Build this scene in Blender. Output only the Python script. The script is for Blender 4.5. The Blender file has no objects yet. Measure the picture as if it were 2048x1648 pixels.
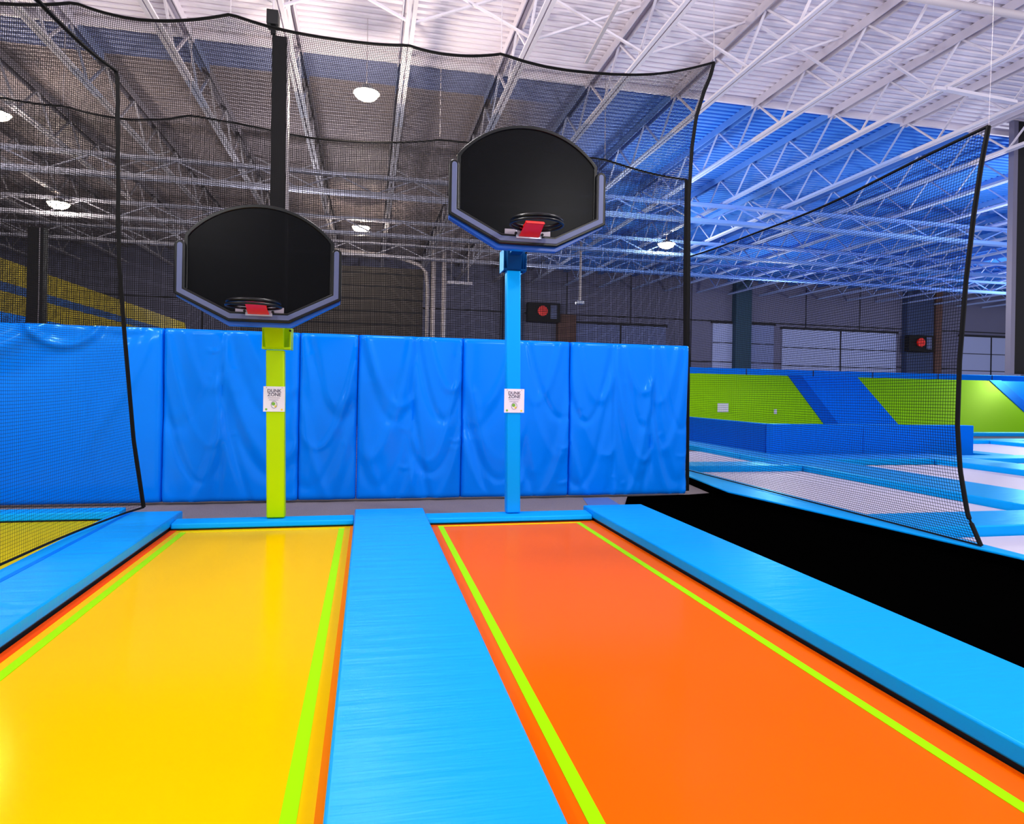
import bpy, bmesh, math, random
from mathutils import Vector, Matrix
random.seed(7)
C = bpy.context.scene.collection
S = bpy.context.scene

# ------------------------------------------------------------------ camera
F, CX, CY, H = 1325.0, 1024.0, 780.0, 1.3
YAW, ROLL = math.atan(289 / 1325.0), math.radians(1.017)
fw = Vector((math.sin(YAW), math.cos(YAW), 0))
r0 = Vector((math.cos(YAW), -math.sin(YAW), 0))
rt = math.cos(ROLL) * r0 + math.sin(ROLL) * Vector((0, 0, 1))
up = math.cos(ROLL) * Vector((0, 0, 1)) - math.sin(ROLL) * r0
cam = bpy.data.cameras.new('camera'); co = bpy.data.objects.new('camera', cam); C.objects.link(co)
cam.sensor_width = 36; cam.lens = F / 2048 * 36
cam.shift_x = 0; cam.shift_y = -(824 - CY) / 2048
cam.clip_end = 200
M = Matrix.Identity(4)
for i, a in enumerate((rt, up, -fw)):
    for k in range(3): M[k][i] = a[k]
M[2][3] = H
co.matrix_world = M
S.camera = co

# ------------------------------------------------------------------ world, lamps and fill lights, exposure
S.view_settings.view_transform = 'Standard'; S.view_settings.look = 'None'
S.view_settings.gamma = 1; S.view_settings.use_curve_mapping = False
S.view_settings.exposure = 0.03
w = bpy.data.worlds.new('hall_ambient'); S.world = w; w.use_nodes = True  # ambient fill through the open sides, added to brighten the hall
w.node_tree.nodes['Background'].inputs[0].default_value = (0.93, 0.93, 1.0, 1)
w.node_tree.nodes['Background'].inputs[1].default_value = 0.9
S.cycles.max_bounces = 8; S.cycles.transparent_max_bounces = 24
S.cycles.caustics_reflective = False; S.cycles.caustics_refractive = False
S.cycles.sample_clamp_indirect = 4


def lamp(name, loc, power, color=(1, .96, .93), radius=.25):
    l = bpy.data.lights.new(name, 'POINT'); l.energy = power; l.color = color; l.shadow_soft_size = radius
    o = bpy.data.objects.new(name, l); o.location = loc; C.objects.link(o); return o


for x in (-3.4, 3.8, 11.5):
    for y in (-1.5, 4.6):
        lamp('hall_fill_light', (x, y, 4.9), 330 if x < 10 else 300)
lamp('hall_fill_light', (-9, 3, 4.6), 260); lamp('hall_fill_light', (.3, 6.2, 4.9), 230)  # the second is an unseen fill added to brighten the lane ends
for x, y, e in ((-9, 15, 420), (-1.5, 16, 420), (6.5, 15, 360), (16, 13.5, 420), (-4, 25, 380), (6, 25, 300), (16, 24, 420), (27, 22, 620), (26, 10, 260)):
    lamp('hall_fill_light', (x, y, 4.4), e, (.97, .96, 1))  # unseen fill lights added to brighten the far bays evenly


# ------------------------------------------------------------------ pixel rays onto real planes
def ray(x, y): return fw + (x - CX) / F * rt + (CY - y) / F * up
def hz(x, y, z=0):
    d = ray(x, y); t = (z - H) / d.z; return Vector((d.x * t, d.y * t, z))
def hy(x, y, Y):
    d = ray(x, y); t = Y / d.y; return Vector((d.x * t, Y, H + d.z * t))
def hx(x, y, X):
    d = ray(x, y); t = X / d.x; return Vector((X, d.y * t, H + d.z * t))


# ------------------------------------------------------------------ materials
def lin(c):
    return tuple((v / 255 / 12.92 if v / 255 <= .04045 else ((v / 255 + .055) / 1.055) ** 2.4) for v in c) + (1,)


def mat(name, col, rough=.5, spec=.5, metal=0, bump=None, var=0, emit=None, coat=0, linear=False, tint=None):
    m = bpy.data.materials.new(name); m.use_nodes = True; nt = m.node_tree; b = nt.nodes['Principled BSDF']
    c = col + (1,) if linear else lin(col)
    b.inputs['Base Color'].default_value = c; b.inputs['Roughness'].default_value = rough
    b.inputs['Specular IOR Level'].default_value = spec; b.inputs['Metallic'].default_value = metal
    b.inputs['Coat Weight'].default_value = coat
    if tint: b.inputs['Specular Tint'].default_value = tint + (1,)
    if emit:
        b.inputs['Emission Color'].default_value = emit[0] + (1,); b.inputs['Emission Strength'].default_value = emit[1]
    tc = nt.nodes.new('ShaderNodeTexCoord')
    if bump:      # (scale vector, strength, distance)
        mp = nt.nodes.new('ShaderNodeMapping'); mp.inputs['Scale'].default_value = bump[0]
        n = nt.nodes.new('ShaderNodeTexNoise'); n.inputs['Scale'].default_value = 1; n.inputs['Detail'].default_value = 3
        bp = nt.nodes.new('ShaderNodeBump'); bp.inputs['Strength'].default_value = bump[1]; bp.inputs['Distance'].default_value = bump[2]
        nt.links.new(tc.outputs['Object'], mp.inputs[0]); nt.links.new(mp.outputs[0], n.inputs['Vector'])
        nt.links.new(n.outputs['Fac'], bp.inputs['Height']); nt.links.new(bp.outputs[0], b.inputs['Normal'])
    if var:
        n = nt.nodes.new('ShaderNodeTexNoise'); n.inputs['Scale'].default_value = var[0]; n.inputs['Detail'].default_value = 4
        mx = nt.nodes.new('ShaderNodeMix'); mx.data_type = 'RGBA'
        k = var[1]
        mx.inputs[6].default_value = tuple(v * (1 - k) for v in c[:3]) + (1,)
        mx.inputs[7].default_value = tuple(min(1, v * (1 + k)) for v in c[:3]) + (1,)
        nt.links.new(tc.outputs['Object'], n.inputs['Vector']); nt.links.new(n.outputs['Fac'], mx.inputs[0])
        nt.links.new(mx.outputs[2], b.inputs['Base Color'])
    return m


def vinyl(name, col, tint, rough=.25, ior=1.4, bump=None, var=0):
    """coloured film: a matt body under a gloss that takes the colour of the film"""
    m = mat(name, col, rough, .2, bump=bump, var=var); nt = m.node_tree; L = nt.links
    b = nt.nodes['Principled BSDF']; out = nt.nodes['Material Output']
    d = nt.nodes.new('ShaderNodeBsdfDiffuse'); g = nt.nodes.new('ShaderNodeBsdfGlossy'); fr = nt.nodes.new('ShaderNodeFresnel'); mx = nt.nodes.new('ShaderNodeMixShader')
    fr.inputs['IOR'].default_value = ior; g.inputs['Color'].default_value = tint + (1,); g.inputs['Roughness'].default_value = rough
    d.inputs['Color'].default_value = b.inputs['Base Color'].default_value
    if b.inputs['Base Color'].is_linked: L.new(b.inputs['Base Color'].links[0].from_socket, d.inputs['Color'])
    if b.inputs['Normal'].is_linked:
        for n in (d, g, fr): L.new(b.inputs['Normal'].links[0].from_socket, n.inputs['Normal'])
    L.new(fr.outputs[0], mx.inputs[0]); L.new(d.outputs[0], mx.inputs[1]); L.new(g.outputs[0], mx.inputs[2])
    L.new(mx.outputs[0], out.inputs['Surface']); nt.nodes.remove(b)
    return m


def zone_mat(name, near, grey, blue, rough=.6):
    """steel painted white in the near bay, blue beyond the joint; the grey there stands in for unlit bays"""
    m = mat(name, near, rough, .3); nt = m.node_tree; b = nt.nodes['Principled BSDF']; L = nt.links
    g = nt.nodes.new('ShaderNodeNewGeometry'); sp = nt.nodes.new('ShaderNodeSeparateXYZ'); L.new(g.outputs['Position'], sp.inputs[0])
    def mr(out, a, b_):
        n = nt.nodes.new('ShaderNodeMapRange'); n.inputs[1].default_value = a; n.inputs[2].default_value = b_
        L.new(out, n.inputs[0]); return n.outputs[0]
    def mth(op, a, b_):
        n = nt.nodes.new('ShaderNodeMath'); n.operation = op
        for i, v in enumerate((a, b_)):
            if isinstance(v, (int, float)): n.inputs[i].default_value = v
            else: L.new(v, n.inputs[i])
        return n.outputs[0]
    # blue paint over the right part; a weaker blue band along the joint
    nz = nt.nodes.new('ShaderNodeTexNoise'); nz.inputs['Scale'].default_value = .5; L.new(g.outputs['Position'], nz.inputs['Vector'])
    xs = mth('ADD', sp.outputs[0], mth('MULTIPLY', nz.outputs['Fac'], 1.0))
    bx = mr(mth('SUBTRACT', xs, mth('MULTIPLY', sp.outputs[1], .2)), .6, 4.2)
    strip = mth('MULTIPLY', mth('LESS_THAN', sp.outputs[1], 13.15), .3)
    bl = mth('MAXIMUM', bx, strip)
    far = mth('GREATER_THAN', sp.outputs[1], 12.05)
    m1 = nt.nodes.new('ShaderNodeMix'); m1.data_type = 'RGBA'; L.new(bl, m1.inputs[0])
    m1.inputs[6].default_value = lin(grey); m1.inputs[7].default_value = lin(blue)  # grey: the missing light of the left far bays, put into the colour
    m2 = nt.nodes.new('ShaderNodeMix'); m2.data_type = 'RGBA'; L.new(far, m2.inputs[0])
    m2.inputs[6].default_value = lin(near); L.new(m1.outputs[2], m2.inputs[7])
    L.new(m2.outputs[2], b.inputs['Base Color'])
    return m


WHITE = (214, 208, 222)
M_deck = zone_mat('deck_paint_shade', (226, 218, 230), (150, 138, 143), (62, 138, 232))
M_tchord = zone_mat('top_chord_paint_shade', (205, 198, 212), (130, 122, 130), (84, 138, 215))
M_bchord = zone_mat('bottom_chord_paint_shade', (220, 214, 226), (170, 165, 175), (170, 190, 235))
M_girder = zone_mat('girder_paint_shade', (214, 208, 222), (165, 165, 185), (120, 165, 245))
M_white = mat('white_paint', WHITE, .5)
M_skyblue = vinyl('sky_blue_vinyl', (0, 166, 255), (.25, .75, 1), .35, 1.4, bump=((3, 14, 3), .25, .02))
M_skyrib = vinyl('sky_blue_vinyl_wrinkled', (0, 166, 255), (.4, .8, 1), .32, 1.45, bump=((1.2, 12, 2), .34, .022))
M_wallblue = vinyl('royal_blue_vinyl', (0, 124, 248), (.3, .7, 1), .2, 1.45, bump=((9, 9, 9), .05, .01))
M_midblue = vinyl('mid_blue_vinyl', (0, 116, 240), (.1, .6, 1), .4, 1.35)
M_deepblue = vinyl('deep_blue_vinyl', (0, 88, 200), (.1, .6, 1), .45, 1.35)
M_lime = vinyl('lime_paint', (182, 228, 0), (.9, 1, .3), .3, 1.4)
M_limeline = vinyl('lime_line', (158, 238, 0), (.7, 1, .1), .4, 1.3)
M_yellowline = vinyl('yellow_line', (240, 225, 0), (1, .9, .1), .4, 1.3)  # far lime line: its yellow is a reflection put into the colour
M_limevinyl = vinyl('lime_vinyl', (140, 205, 0), (.7, 1, .2), .5, 1.3)
M_bluepole = vinyl('blue_paint', (0, 164, 255), (.3, .8, 1), .3, 1.4)
M_bracketblue = vinyl('navy_bracket_paint', (0, 66, 128), (.3, .7, 1), .35, 1.4)
M_yellow = vinyl('yellow_mat', (255, 200, 0), (1, .62, .12), .17, 1.42, var=(1.2, .05))
M_yelloworange = vinyl('yellow_orange_mat', (255, 188, 0), (1, .6, .1), .3, 1.3)
M_orange = vinyl('orange_mat', (255, 103, 0), (1, .4, .2), .17, 1.42, var=(1.2, .05))
M_redorange = vinyl('red_orange_band', (255, 78, 10), (1, .3, .1), .4, 1.3)
M_orangeband = vinyl('orange_band', (255, 130, 0), (1, .4, .1), .4, 1.3)
M_deeporange = vinyl('deep_orange_band', (255, 94, 0), (1, .35, .1), .3, 1.3)
M_olive = vinyl('dark_yellow_mat', (210, 186, 0), (1, .9, .1), .4, 1.3)
M_white_mat = mat('pale_mat', (214, 208, 228), .5, .4, var=(60, .06))
M_black = mat('black_void', (0.0004, .0004, .0004), 1, 0, linear=True)
M_blackframe = mat('black_frame', (10, 10, 14), .6, .3)
M_net = mat('black_netting', (14, 13, 15), .85, .15)
M_tape = mat('black_webbing', (9, 9, 11), .8, .2)
M_carpet = mat('grey_carpet', (128, 120, 126), .95, .1, var=(90, .35), bump=((150, 150, 150), .4, .005))
M_post = mat('dark_post', (13, 13, 17), .6, .2)
M_postedge = mat('pale_steel', (180, 172, 180), .4, .5)
M_rimblack = mat('black_gloss', (5, 6, 9), .3, .3)
M_padgrey = mat('grey_rubber', (84, 94, 134), .4, .5)
M_red = mat('red_paint', (250, 18, 4), .35, .5)
M_silver = mat('silver_steel', (190, 195, 215), .3, .5, metal=.6)
M_farwall = mat('far_wall_panel', (110, 110, 135), .8, .2, var=(.4, .15))
M_seam = mat('dark_seam', (22, 22, 32), .8)
M_door = mat('pale_door', (165, 175, 215), .7, .3)
M_column = mat('blue_grey_column', (45, 62, 100), .7)
M_rust = mat('brown_column', (96, 66, 58), .8)
M_curtain = mat('dark_brown_curtain', (62, 56, 56), .7, .4)
M_paper = mat('white_paper', (238, 236, 246), .5)
M_ink = mat('dark_ink', (62, 60, 92), .6)
M_inkgrey = mat('grey_ink', (140, 135, 160), .6)
M_green = mat('green_ink', (120, 190, 60), .6); M_gold = mat('yellow_ink', (240, 215, 60), .6)
M_lens = mat('lamp_lens', (255, 240, 215), .4, emit=((1, .84, .58), 40))
M_housing = mat('lamp_housing', (150, 150, 155), .4, metal=.5)


def smoked():
    m = bpy.data.materials.new('smoked_acrylic'); m.use_nodes = True; nt = m.node_tree; nt.nodes.clear()
    o = nt.nodes.new('ShaderNodeOutputMaterial'); t = nt.nodes.new('ShaderNodeBsdfTransparent')
    t.inputs[0].default_value = (.16, .16, .17, 1)
    g = nt.nodes.new('ShaderNodeBsdfPrincipled'); g.inputs['Base Color'].default_value = (.004, .0045, .007, 1)
    g.inputs['Roughness'].default_value = .3; g.inputs['Specular IOR Level'].default_value = .15
    mx = nt.nodes.new('ShaderNodeMixShader'); mx.inputs[0].default_value = .45
    nt.links.new(t.outputs[0], mx.inputs[1]); nt.links.new(g.outputs[0], mx.inputs[2]); nt.links.new(mx.outputs[0], o.inputs[0])
    return m


M_smoke = smoked()


# ------------------------------------------------------------------ building helpers
class MB:
    def __init__(s): s.v = []; s.f = []
    def poly(s, pts, faces):
        n = len(s.v); s.v += [tuple(p) for p in pts]; s.f += [tuple(i + n for i in f) for f in faces]; return s
    def hexa(s, p):      # 8 points: bottom 4 then top 4
        return s.poly(p, [(0, 3, 2, 1), (4, 5, 6, 7), (0, 1, 5, 4), (1, 2, 6, 5), (2, 3, 7, 6), (3, 0, 4, 7)])
    def box(s, a, b):
        x0, y0, z0 = a; x1, y1, z1 = b
        return s.hexa([(x0, y0, z0), (x1, y0, z0), (x1, y1, z0), (x0, y1, z0), (x0, y0, z1), (x1, y0, z1), (x1, y1, z1), (x0, y1, z1)])
    def bar(s, p, q, w_, h_, side=None):
        p = Vector(p); q = Vector(q); d = (q - p).normalized()
        sd = Vector(side) if side else (d.cross(Vector((0, 0, 1))) if abs(d.z) < .95 else Vector((1, 0, 0)))
        sd = (sd - d * sd.dot(d)).normalized(); u = sd.cross(d).normalized()
        r = []
        for c in (p, q):
            r.append([c + sd * (w_ / 2 * i) + u * (h_ / 2 * k) for i, k in ((-1, -1), (1, -1), (1, 1), (-1, 1))])
        return s.hexa([r[0][0], r[0][1], r[1][1], r[1][0], r[0][3], r[0][2], r[1][2], r[1][3]])
    def tube(s, pts, r, n=8, closed=False, flat=None):
        pts = [Vector(p) for p in pts]; rings = []; N = len(pts)
        for i, p in enumerate(pts):
            a = pts[(i - 1) % N] if (closed or i) else p; b = pts[(i + 1) % N] if (closed or i < N - 1) else p
            d = (b - a).normalized(); x = Vector(flat) if flat else (d.cross(Vector((0, 0, 1))) if abs(d.z) < .9 else d.cross(Vector((0, 1, 0))))
            x = (x - d * x.dot(d)).normalized(); y = d.cross(x)
            rr = r if isinstance(r, tuple) else (r, r)
            rings.append([p + x * (rr[0] * math.cos(2 * math.pi * k / n + .4)) + y * (rr[1] * math.sin(2 * math.pi * k / n + .4)) for k in range(n)])
        base = len(s.v)
        for rg in rings: s.v += [tuple(q) for q in rg]
        for i in range(N if closed else N - 1):
            j = (i + 1) % N
            for k in range(n):
                s.f.append((base + i * n + k, base + i * n + (k + 1) % n, base + j * n + (k + 1) % n, base + j * n + k))
        if not closed:
            s.f.append(tuple(base + k for k in range(n))[::-1]); s.f.append(tuple(base + (N - 1) * n + k for k in range(n)))
        return s
    def prism(s, outline, y0, y1, hole=None):     # outline in XZ, extruded along Y; optional inner outline of same length
        n = len(outline)
        A = [(x, y0, z) for x, z in outline]; B = [(x, y1, z) for x, z in outline]
        if hole is None:
            f = [tuple(range(n)), tuple(range(n, 2 * n))[::-1]] + [(i, i + n, (i + 1) % n + n, (i + 1) % n) for i in range(n)]
            return s.poly(A + B, f)
        A2 = [(x, y0, z) for x, z in hole]; B2 = [(x, y1, z) for x, z in hole]; f = []
        for i in range(n):
            j = (i + 1) % n
            f += [(i, j, 2 * n + j, 2 * n + i), (n + i, 3 * n + i, 3 * n + j, n + j), (i, n + i, n + j, j), (2 * n + i, 2 * n + j, 3 * n + j, 3 * n + i)]
        return s.poly(A + B + A2 + B2, f)
    def build(s, name, m, parent=None, bevel=0, smooth=False, seg=2):
        me = bpy.data.meshes.new(name); me.from_pydata(s.v, [], s.f)
        bm = bmesh.new(); bm.from_mesh(me)
        bmesh.ops.recalc_face_normals(bm, faces=bm.faces)
        bm.to_mesh(me); bm.free()
        me.materials.append(m)
        o = bpy.data.objects.new(name, me); C.objects.link(o)
        if parent:
            attach(o, parent)
        if bevel:
            b = o.modifiers.new('bevel', 'BEVEL'); b.width = bevel; b.segments = seg; b.limit_method = 'ANGLE'
        if smooth or bevel:
            for p in me.polygons: p.use_smooth = True
            if not smooth or bevel:
                me.set_sharp_from_angle(angle=math.radians(40))
        return o


def tag(o, label=None, cat=None, group=None, kind=None):
    if label: o['label'] = label
    if cat: o['category'] = cat
    if group: o['group'] = group
    if kind: o['kind'] = kind
    return o


def attach(o, parent):
    """parent o, keeping its mesh where it was modelled: vertices become local to the thing's origin"""
    root = parent
    while root.parent: root = root.parent
    o.data.transform(Matrix.Translation(-Vector(root.location))); o.parent = parent


def empty(name, loc, label, cat, group=None):
    o = bpy.data.objects.new(name, None); o.location = loc; o.empty_display_size = .1; C.objects.link(o)
    return tag(o, label, cat, group)


def copy_tree(o, delta, parent=None):
    c = o.copy(); C.objects.link(c)
    if parent is None: c.location = Vector(o.location) + Vector(delta)
    else: c.parent = parent
    for ch in list(o.children): copy_tree(ch, delta, c)
    return c


def bx(name, a, b, m, parent=None, bevel=0): return MB().box(a, b).build(name, m, parent, bevel)


# ------------------------------------------------------------------ setting
floor = MB().box((-18, -3, -.3), (42, 31, -.02)).build('floor', M_carpet); tag(floor, kind='structure')
ZD = 7.2
# ribbed ceiling deck
prof = []; y = -3.0; P = .17
while y < 31.2:
    prof += [(y, ZD), (y + P * .52, ZD), (y + P * .62, ZD + .045), (y + P * .9, ZD + .045)]; y += P
d = MB(); n = len(prof)
d.poly([(-18, a, b) for a, b in prof] + [(42, a, b) for a, b in prof], [(i, i + 1, n + i + 1, n + i) for i in range(n - 1)])
d.box((-18, -3, ZD + .05), (42, 31.2, ZD + .12))
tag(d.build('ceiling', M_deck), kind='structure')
tag(bx('trim_1', (-18, 11.97, 7.1), (42, 12.03, ZD), mat('joint_paint', (236, 228, 238), .5)), kind='structure')

# far wall with panel seams, doors and columns
YW = 31.0
wb = empty('wall_back', (10, YW, 0), None, None); wb['kind'] = 'structure'
bx('wall_panels', (-18, YW, -.02), (42, YW + .2, ZD), M_farwall, wb)
sm = MB(); x = -17.0
while x < 41:
    sm.box((x, YW - .012, 0), (x + .05, YW, ZD)); x += 3.3
for z in (2.9, 5.0): sm.box((-18, YW - .012, z), (42, YW, z + .06))
sm.build('panel_seams', M_seam, wb)
tag(bx('wall_left', (-18.2, -3, -.02), (-18, YW, ZD), M_farwall), kind='structure')


def door(n, x0, x1, z0, z1, cols, rows, m=M_door):
    o = MB().box((x0, YW - .08, z0), (x1, YW - .02, z1)).build('door_%d' % n, m); tag(o, kind='structure')
    g = MB()
    for i in range(1, cols): xx = x0 + (x1 - x0) * i / cols; g.box((xx - .04, YW - .095, z0), (xx + .04, YW - .08, z1))
    for i in range(1, rows): zz = z0 + (z1 - z0) * i / rows; g.box((x0, YW - .095, zz - .02), (x1, YW - .08, zz + .02))
    g.build('door_ribs', M_seam, o)
    bx('door_lintel', (x0 - .1, YW - .1, z1), (x1 + .1, YW - .02, z1 + .12), M_seam, o)


door(1, 21.2, 28.2, -.02, 4.75, 2, 5); door(2, 32.4, 36.6, -.02, 4.75, 2, 5); door(3, 17.2, 18.7, -.02, 4.9, 1, 5)
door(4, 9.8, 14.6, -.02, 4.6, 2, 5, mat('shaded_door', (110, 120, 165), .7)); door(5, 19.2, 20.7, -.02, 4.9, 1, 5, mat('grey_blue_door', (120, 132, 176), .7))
colspec = [('broad blue column on the far wall between the two brightest doors', 28.6, 30.3, M_column), ('teal column on the far wall left of the nearest pale door', 18.3, 19.2, mat('teal_column', (24, 62, 84), .7)),
           ('blue column on the far wall behind the blue hoop post', 6.2, 7.2, M_column), ('brown column on the far wall beside the wired red box', 8.9, 9.8, M_rust), ('narrow brown pipe chase right of the broad blue column', 30.45, 30.85, M_rust)]
for lb, a, b, m in colspec:
    tag(bx('wall_column', (a, YW - .4, -.02), (b, YW, ZD if 'brown' not in lb or 'pipe' in lb else 5.0), m, None, .02), lb, 'column', 'columns along the far wall')
for lb, cx, cz in (('grey control box with a red disc on the broad blue far column', 29.2, 4.2), ('grey control box with a red disc behind the net near the brown column', 8.1, 5.0)):
    o = empty('control_box', (cx, YW - .4, cz), lb, 'control box', 'control boxes on the far wall')
    bx('box_body', (cx - .8, YW - .75, cz - .45), (cx + .79, YW - .405, cz + .45), M_post, o, .03)
    MB().tube([(cx - .1, YW - .76, cz + .05), (cx - .1, YW - .84, cz + .05)], .24, 20).build('red_disc', M_red, o)
    bx('cover_plate', (cx + .3, YW - .79, cz - .3), (cx + .6, YW - .75, cz + .35), M_padgrey, o)
o = empty('loading_door', (1, 24, 0), 'dark roll-up curtain door in an arched pipe frame behind the net, between the two hoops', 'door')
a = [hy(px, py, 24) for px, py in ((660, 498), (700, 503), (760, 509), (810, 519), (840, 530), (852, 545), (855, 580))]
a = [tuple(v) for v in a] + [(a[-1].x, 24, 0)]
MB().tube(a, .07, 10).build('arched_pipe', M_postedge, o, smooth=True)
bx('curtain', (-4.3, 24.15, -.02), (a[-1][0] - .15, 24.3, 5.6), M_curtain, o)
rb = MB()
for k in range(12): rb.box((-4.3, 24.12, .4 + k * .45), (a[-1][0] - .15, 24.16, .44 + k * .45))
rb.build('curtain_ribs', M_seam, o)
for px, lb in ((868, 'left of the pair of tall pale pipes right of the dark curtain door'), (889, 'right of the pair of tall pale pipes right of the dark curtain door')):
    p = hy(px, 520, 24)
    tag(MB().tube([(p.x, 24, -.02), (p.x, 24, 6.3)], .085, 12).build('vertical_pipe', M_postedge, smooth=True), lb, 'pipe', 'vertical pipes by the curtain door')
p0 = hy(895, 565, 22); p1 = hy(944, 568, 22)
o = empty('strip_light', (p0.x, 22, p0.z), 'short unlit white strip fixture hanging behind the net right of the pipes', 'light')
bx('fixture', (p0.x, 21.95, p0.z - .04), (p1.x, 22.1, p0.z + .05), M_white, o)
for s_ in (.15, .85):
    xx = p0.x + (p1.x - p0.x) * s_; MB().tube([(xx, 22.02, p0.z + .05), (xx, 22.02, 7.2)], .012, 6).build('hanger', M_postedge, o)
p0 = hy(1160, 602, 22)
o = empty('sprinkler_drop', (p0.x, 22, p0.z), 'thin white pipe drop with a small fitting right of the blue hoop post', 'pipe')
MB().tube([(p0.x, 22, p0.z), (p0.x, 22, 7.2)], .04, 8).build('drop_pipe', M_postedge, o)
MB().box((p0.x - .14, 21.9, p0.z - .12), (p0.x + .14, 22.1, p0.z)).build('fitting', M_silver, o, .02)

# ------------------------------------------------------------------ roof steel
Y0, Y1 = 4.0, 31.0
def make_joist(X):
    o = empty('roof_joist', (X, 0, ZD), 'painted open-web steel joist running away under the ribbed ceiling', 'roof joist', 'open-web joists under the ceiling deck')
    t = MB().box((X - .075, Y0, ZD - .06), (X - .008, Y1, ZD)).box((X + .008, Y0, ZD - .06), (X + .075, Y1, ZD)).box((X - .075, Y0, ZD - .15), (X - .06, Y1, ZD - .06)).box((X + .06, Y0, ZD - .15), (X + .075, Y1, ZD - .06))
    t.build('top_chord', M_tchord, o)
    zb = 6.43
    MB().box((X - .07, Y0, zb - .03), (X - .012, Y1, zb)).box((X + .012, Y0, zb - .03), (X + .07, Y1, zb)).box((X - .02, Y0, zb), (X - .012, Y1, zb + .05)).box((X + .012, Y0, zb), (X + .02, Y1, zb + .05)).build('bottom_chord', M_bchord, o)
    wm = MB(); yn = 11.97 - 1.5 * 5
    while yn < Y1 - 1.5:
        wm.bar((X, yn, ZD - .08), (X, yn + .72, zb + .01), .035, .025, (1, 0, 0)); wm.bar((X, yn + .72, zb + .01), (X, yn + 1.5, ZD - .08), .042, .03, (1, 0, 0)); yn += 1.5
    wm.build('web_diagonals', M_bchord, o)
    return o
j0 = make_joist(2.26)
for k in range(-10, 20):
    if k: copy_tree(j0, (1.76 * k, 0, 0))
b0 = MB().bar((2.26 + .02, 9.4, ZD - .02), (4.02 - .03, 9.4, 6.44), .04, .03).bar((2.26 + .03, 9.44, 6.44), (4.02 - .02, 9.44, ZD - .02), .04, .03).build('joist_bridging', M_bchord)
tag(b0, 'crossed thin steel braces between two neighbouring roof joists', 'brace', 'cross braces between the roof joists')
for k in range(-6, 11):
    for dy in (0, 8.6):
        if (k or dy) and not (k > 3 and dy == 0) and not (dy and k % 2 == 0): c = b0.copy(); C.objects.link(c); c.location = (1.76 * k, dy, 0)

for Yg, lb in ((16.3, 'nearest of the white cross girders below the joists'), (20.5, 'second nearest cross girder below the joists'), (23.8, 'farthest white cross girder, just in front of the far wall top')):
    o = empty('cross_girder', (10, Yg, 6.39), lb, 'girder', 'girders crossing under the joists')
    for z0, z1, nm in ((6.33, 6.39, 'top_chord'), (5.88, 5.97, 'bottom_chord')):
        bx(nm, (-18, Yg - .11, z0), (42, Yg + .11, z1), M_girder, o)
    wm = MB(); xx = -17.5
    while xx < 41:
        wm.bar((xx, Yg, 5.96), (xx + .88, Yg, 6.34), .035, .03, (0, 1, 0)); wm.bar((xx + .88, Yg, 6.34), (xx + 1.76, Yg, 5.96), .035, .03, (0, 1, 0)); xx += 1.76
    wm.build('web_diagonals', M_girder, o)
p0 = hz(2048, 32, 6.35)
tag(MB().tube([(4.5, p0.y, 6.35), (16, p0.y, 6.35)], .05, 10).build('conduit_pipe', M_postedge, smooth=True), 'pale conduit crossing below the joists at the top right', 'pipe')
a = hz(1890, 178, 6.3); b = hz(2030, 205, 6.3)
tag(MB().bar(hz(1870, 176, 6.28), a, .05, .05).bar(a, b, .09, .05).build('steel_brace', M_white), 'bright white angled brace between joists at the right, above the far net corner', 'brace')
tag(MB().bar(hz(1172, 125, 6.36), hz(1240, 0, 6.36), .05, .04).build('thin_conduit', M_postedge), 'thin grey conduit under the ceiling above the blue hoop', 'pipe')

# high bay lamps
def make_lamp(loc, lb, R_=.2):
    x, y, z = loc
    o = empty('high_bay_lamp', loc, lb, 'lamp', 'lit high bay lamps')
    prof = [(.04, .14), (.07, .13), (.1, .07), (.2, .02), (.21, 0)]
    v = []; f = []; n = 24
    for r, h in prof: v += [(x + r * R_ / .2 * math.cos(2 * math.pi * k / n), y + r * R_ / .2 * math.sin(2 * math.pi * k / n), z + h) for k in range(n)]
    for i in range(len(prof) - 1):
        for k in range(n): f.append((i * n + k, i * n + (k + 1) % n, (i + 1) * n + (k + 1) % n, (i + 1) * n + k))
    MB().poly(v, f).build('housing', M_housing, o, smooth=True)
    pr = [(.02, -.11), (.09, -.10), (.15, -.07), (.185, -.03), (.19, .015)]; v = []; f = []
    for r, h in pr: v += [(x + r * R_ / .2 * math.cos(2 * math.pi * k / n), y + r * R_ / .2 * math.sin(2 * math.pi * k / n), z + h * R_ / .2) for k in range(n)]
    for i in range(4):
        for k in range(n): f.append((i * n + k, i * n + (k + 1) % n, (i + 1) * n + (k + 1) % n, (i + 1) * n + k))
    f.append(tuple(range(n)))
    MB().poly(v, f).build('lens', M_lens, o, smooth=True)
    MB().tube([(x, y, z + .12), (x, y, 7.2)], .007, 6).build('hanging_rod', M_postedge, o)
    l = lamp('bulb', (x, y, z - .4), 260, (1, .85, .66), .18)
    return o
for px, py, z, lb in ((733, 187, 6.0, 'big bright round lamp seen through the net right of the black net post'), (117, 407, 6.1, 'bright lamp at the left behind two nets'),
                   (722, 455, 6.3, 'bright lamp low in the net right of the lime hoop backboard'), (1333, 488, 6.1, 'bright lamp near the right edge of the tall net')):
    p = hz(px, py, z); make_lamp(tuple(p), lb, .2 if px == 733 else .27)
p = hz(-4, 228, 6.1); make_lamp(tuple(p), 'lamp cut by the left edge of the photo behind the net')

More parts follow.
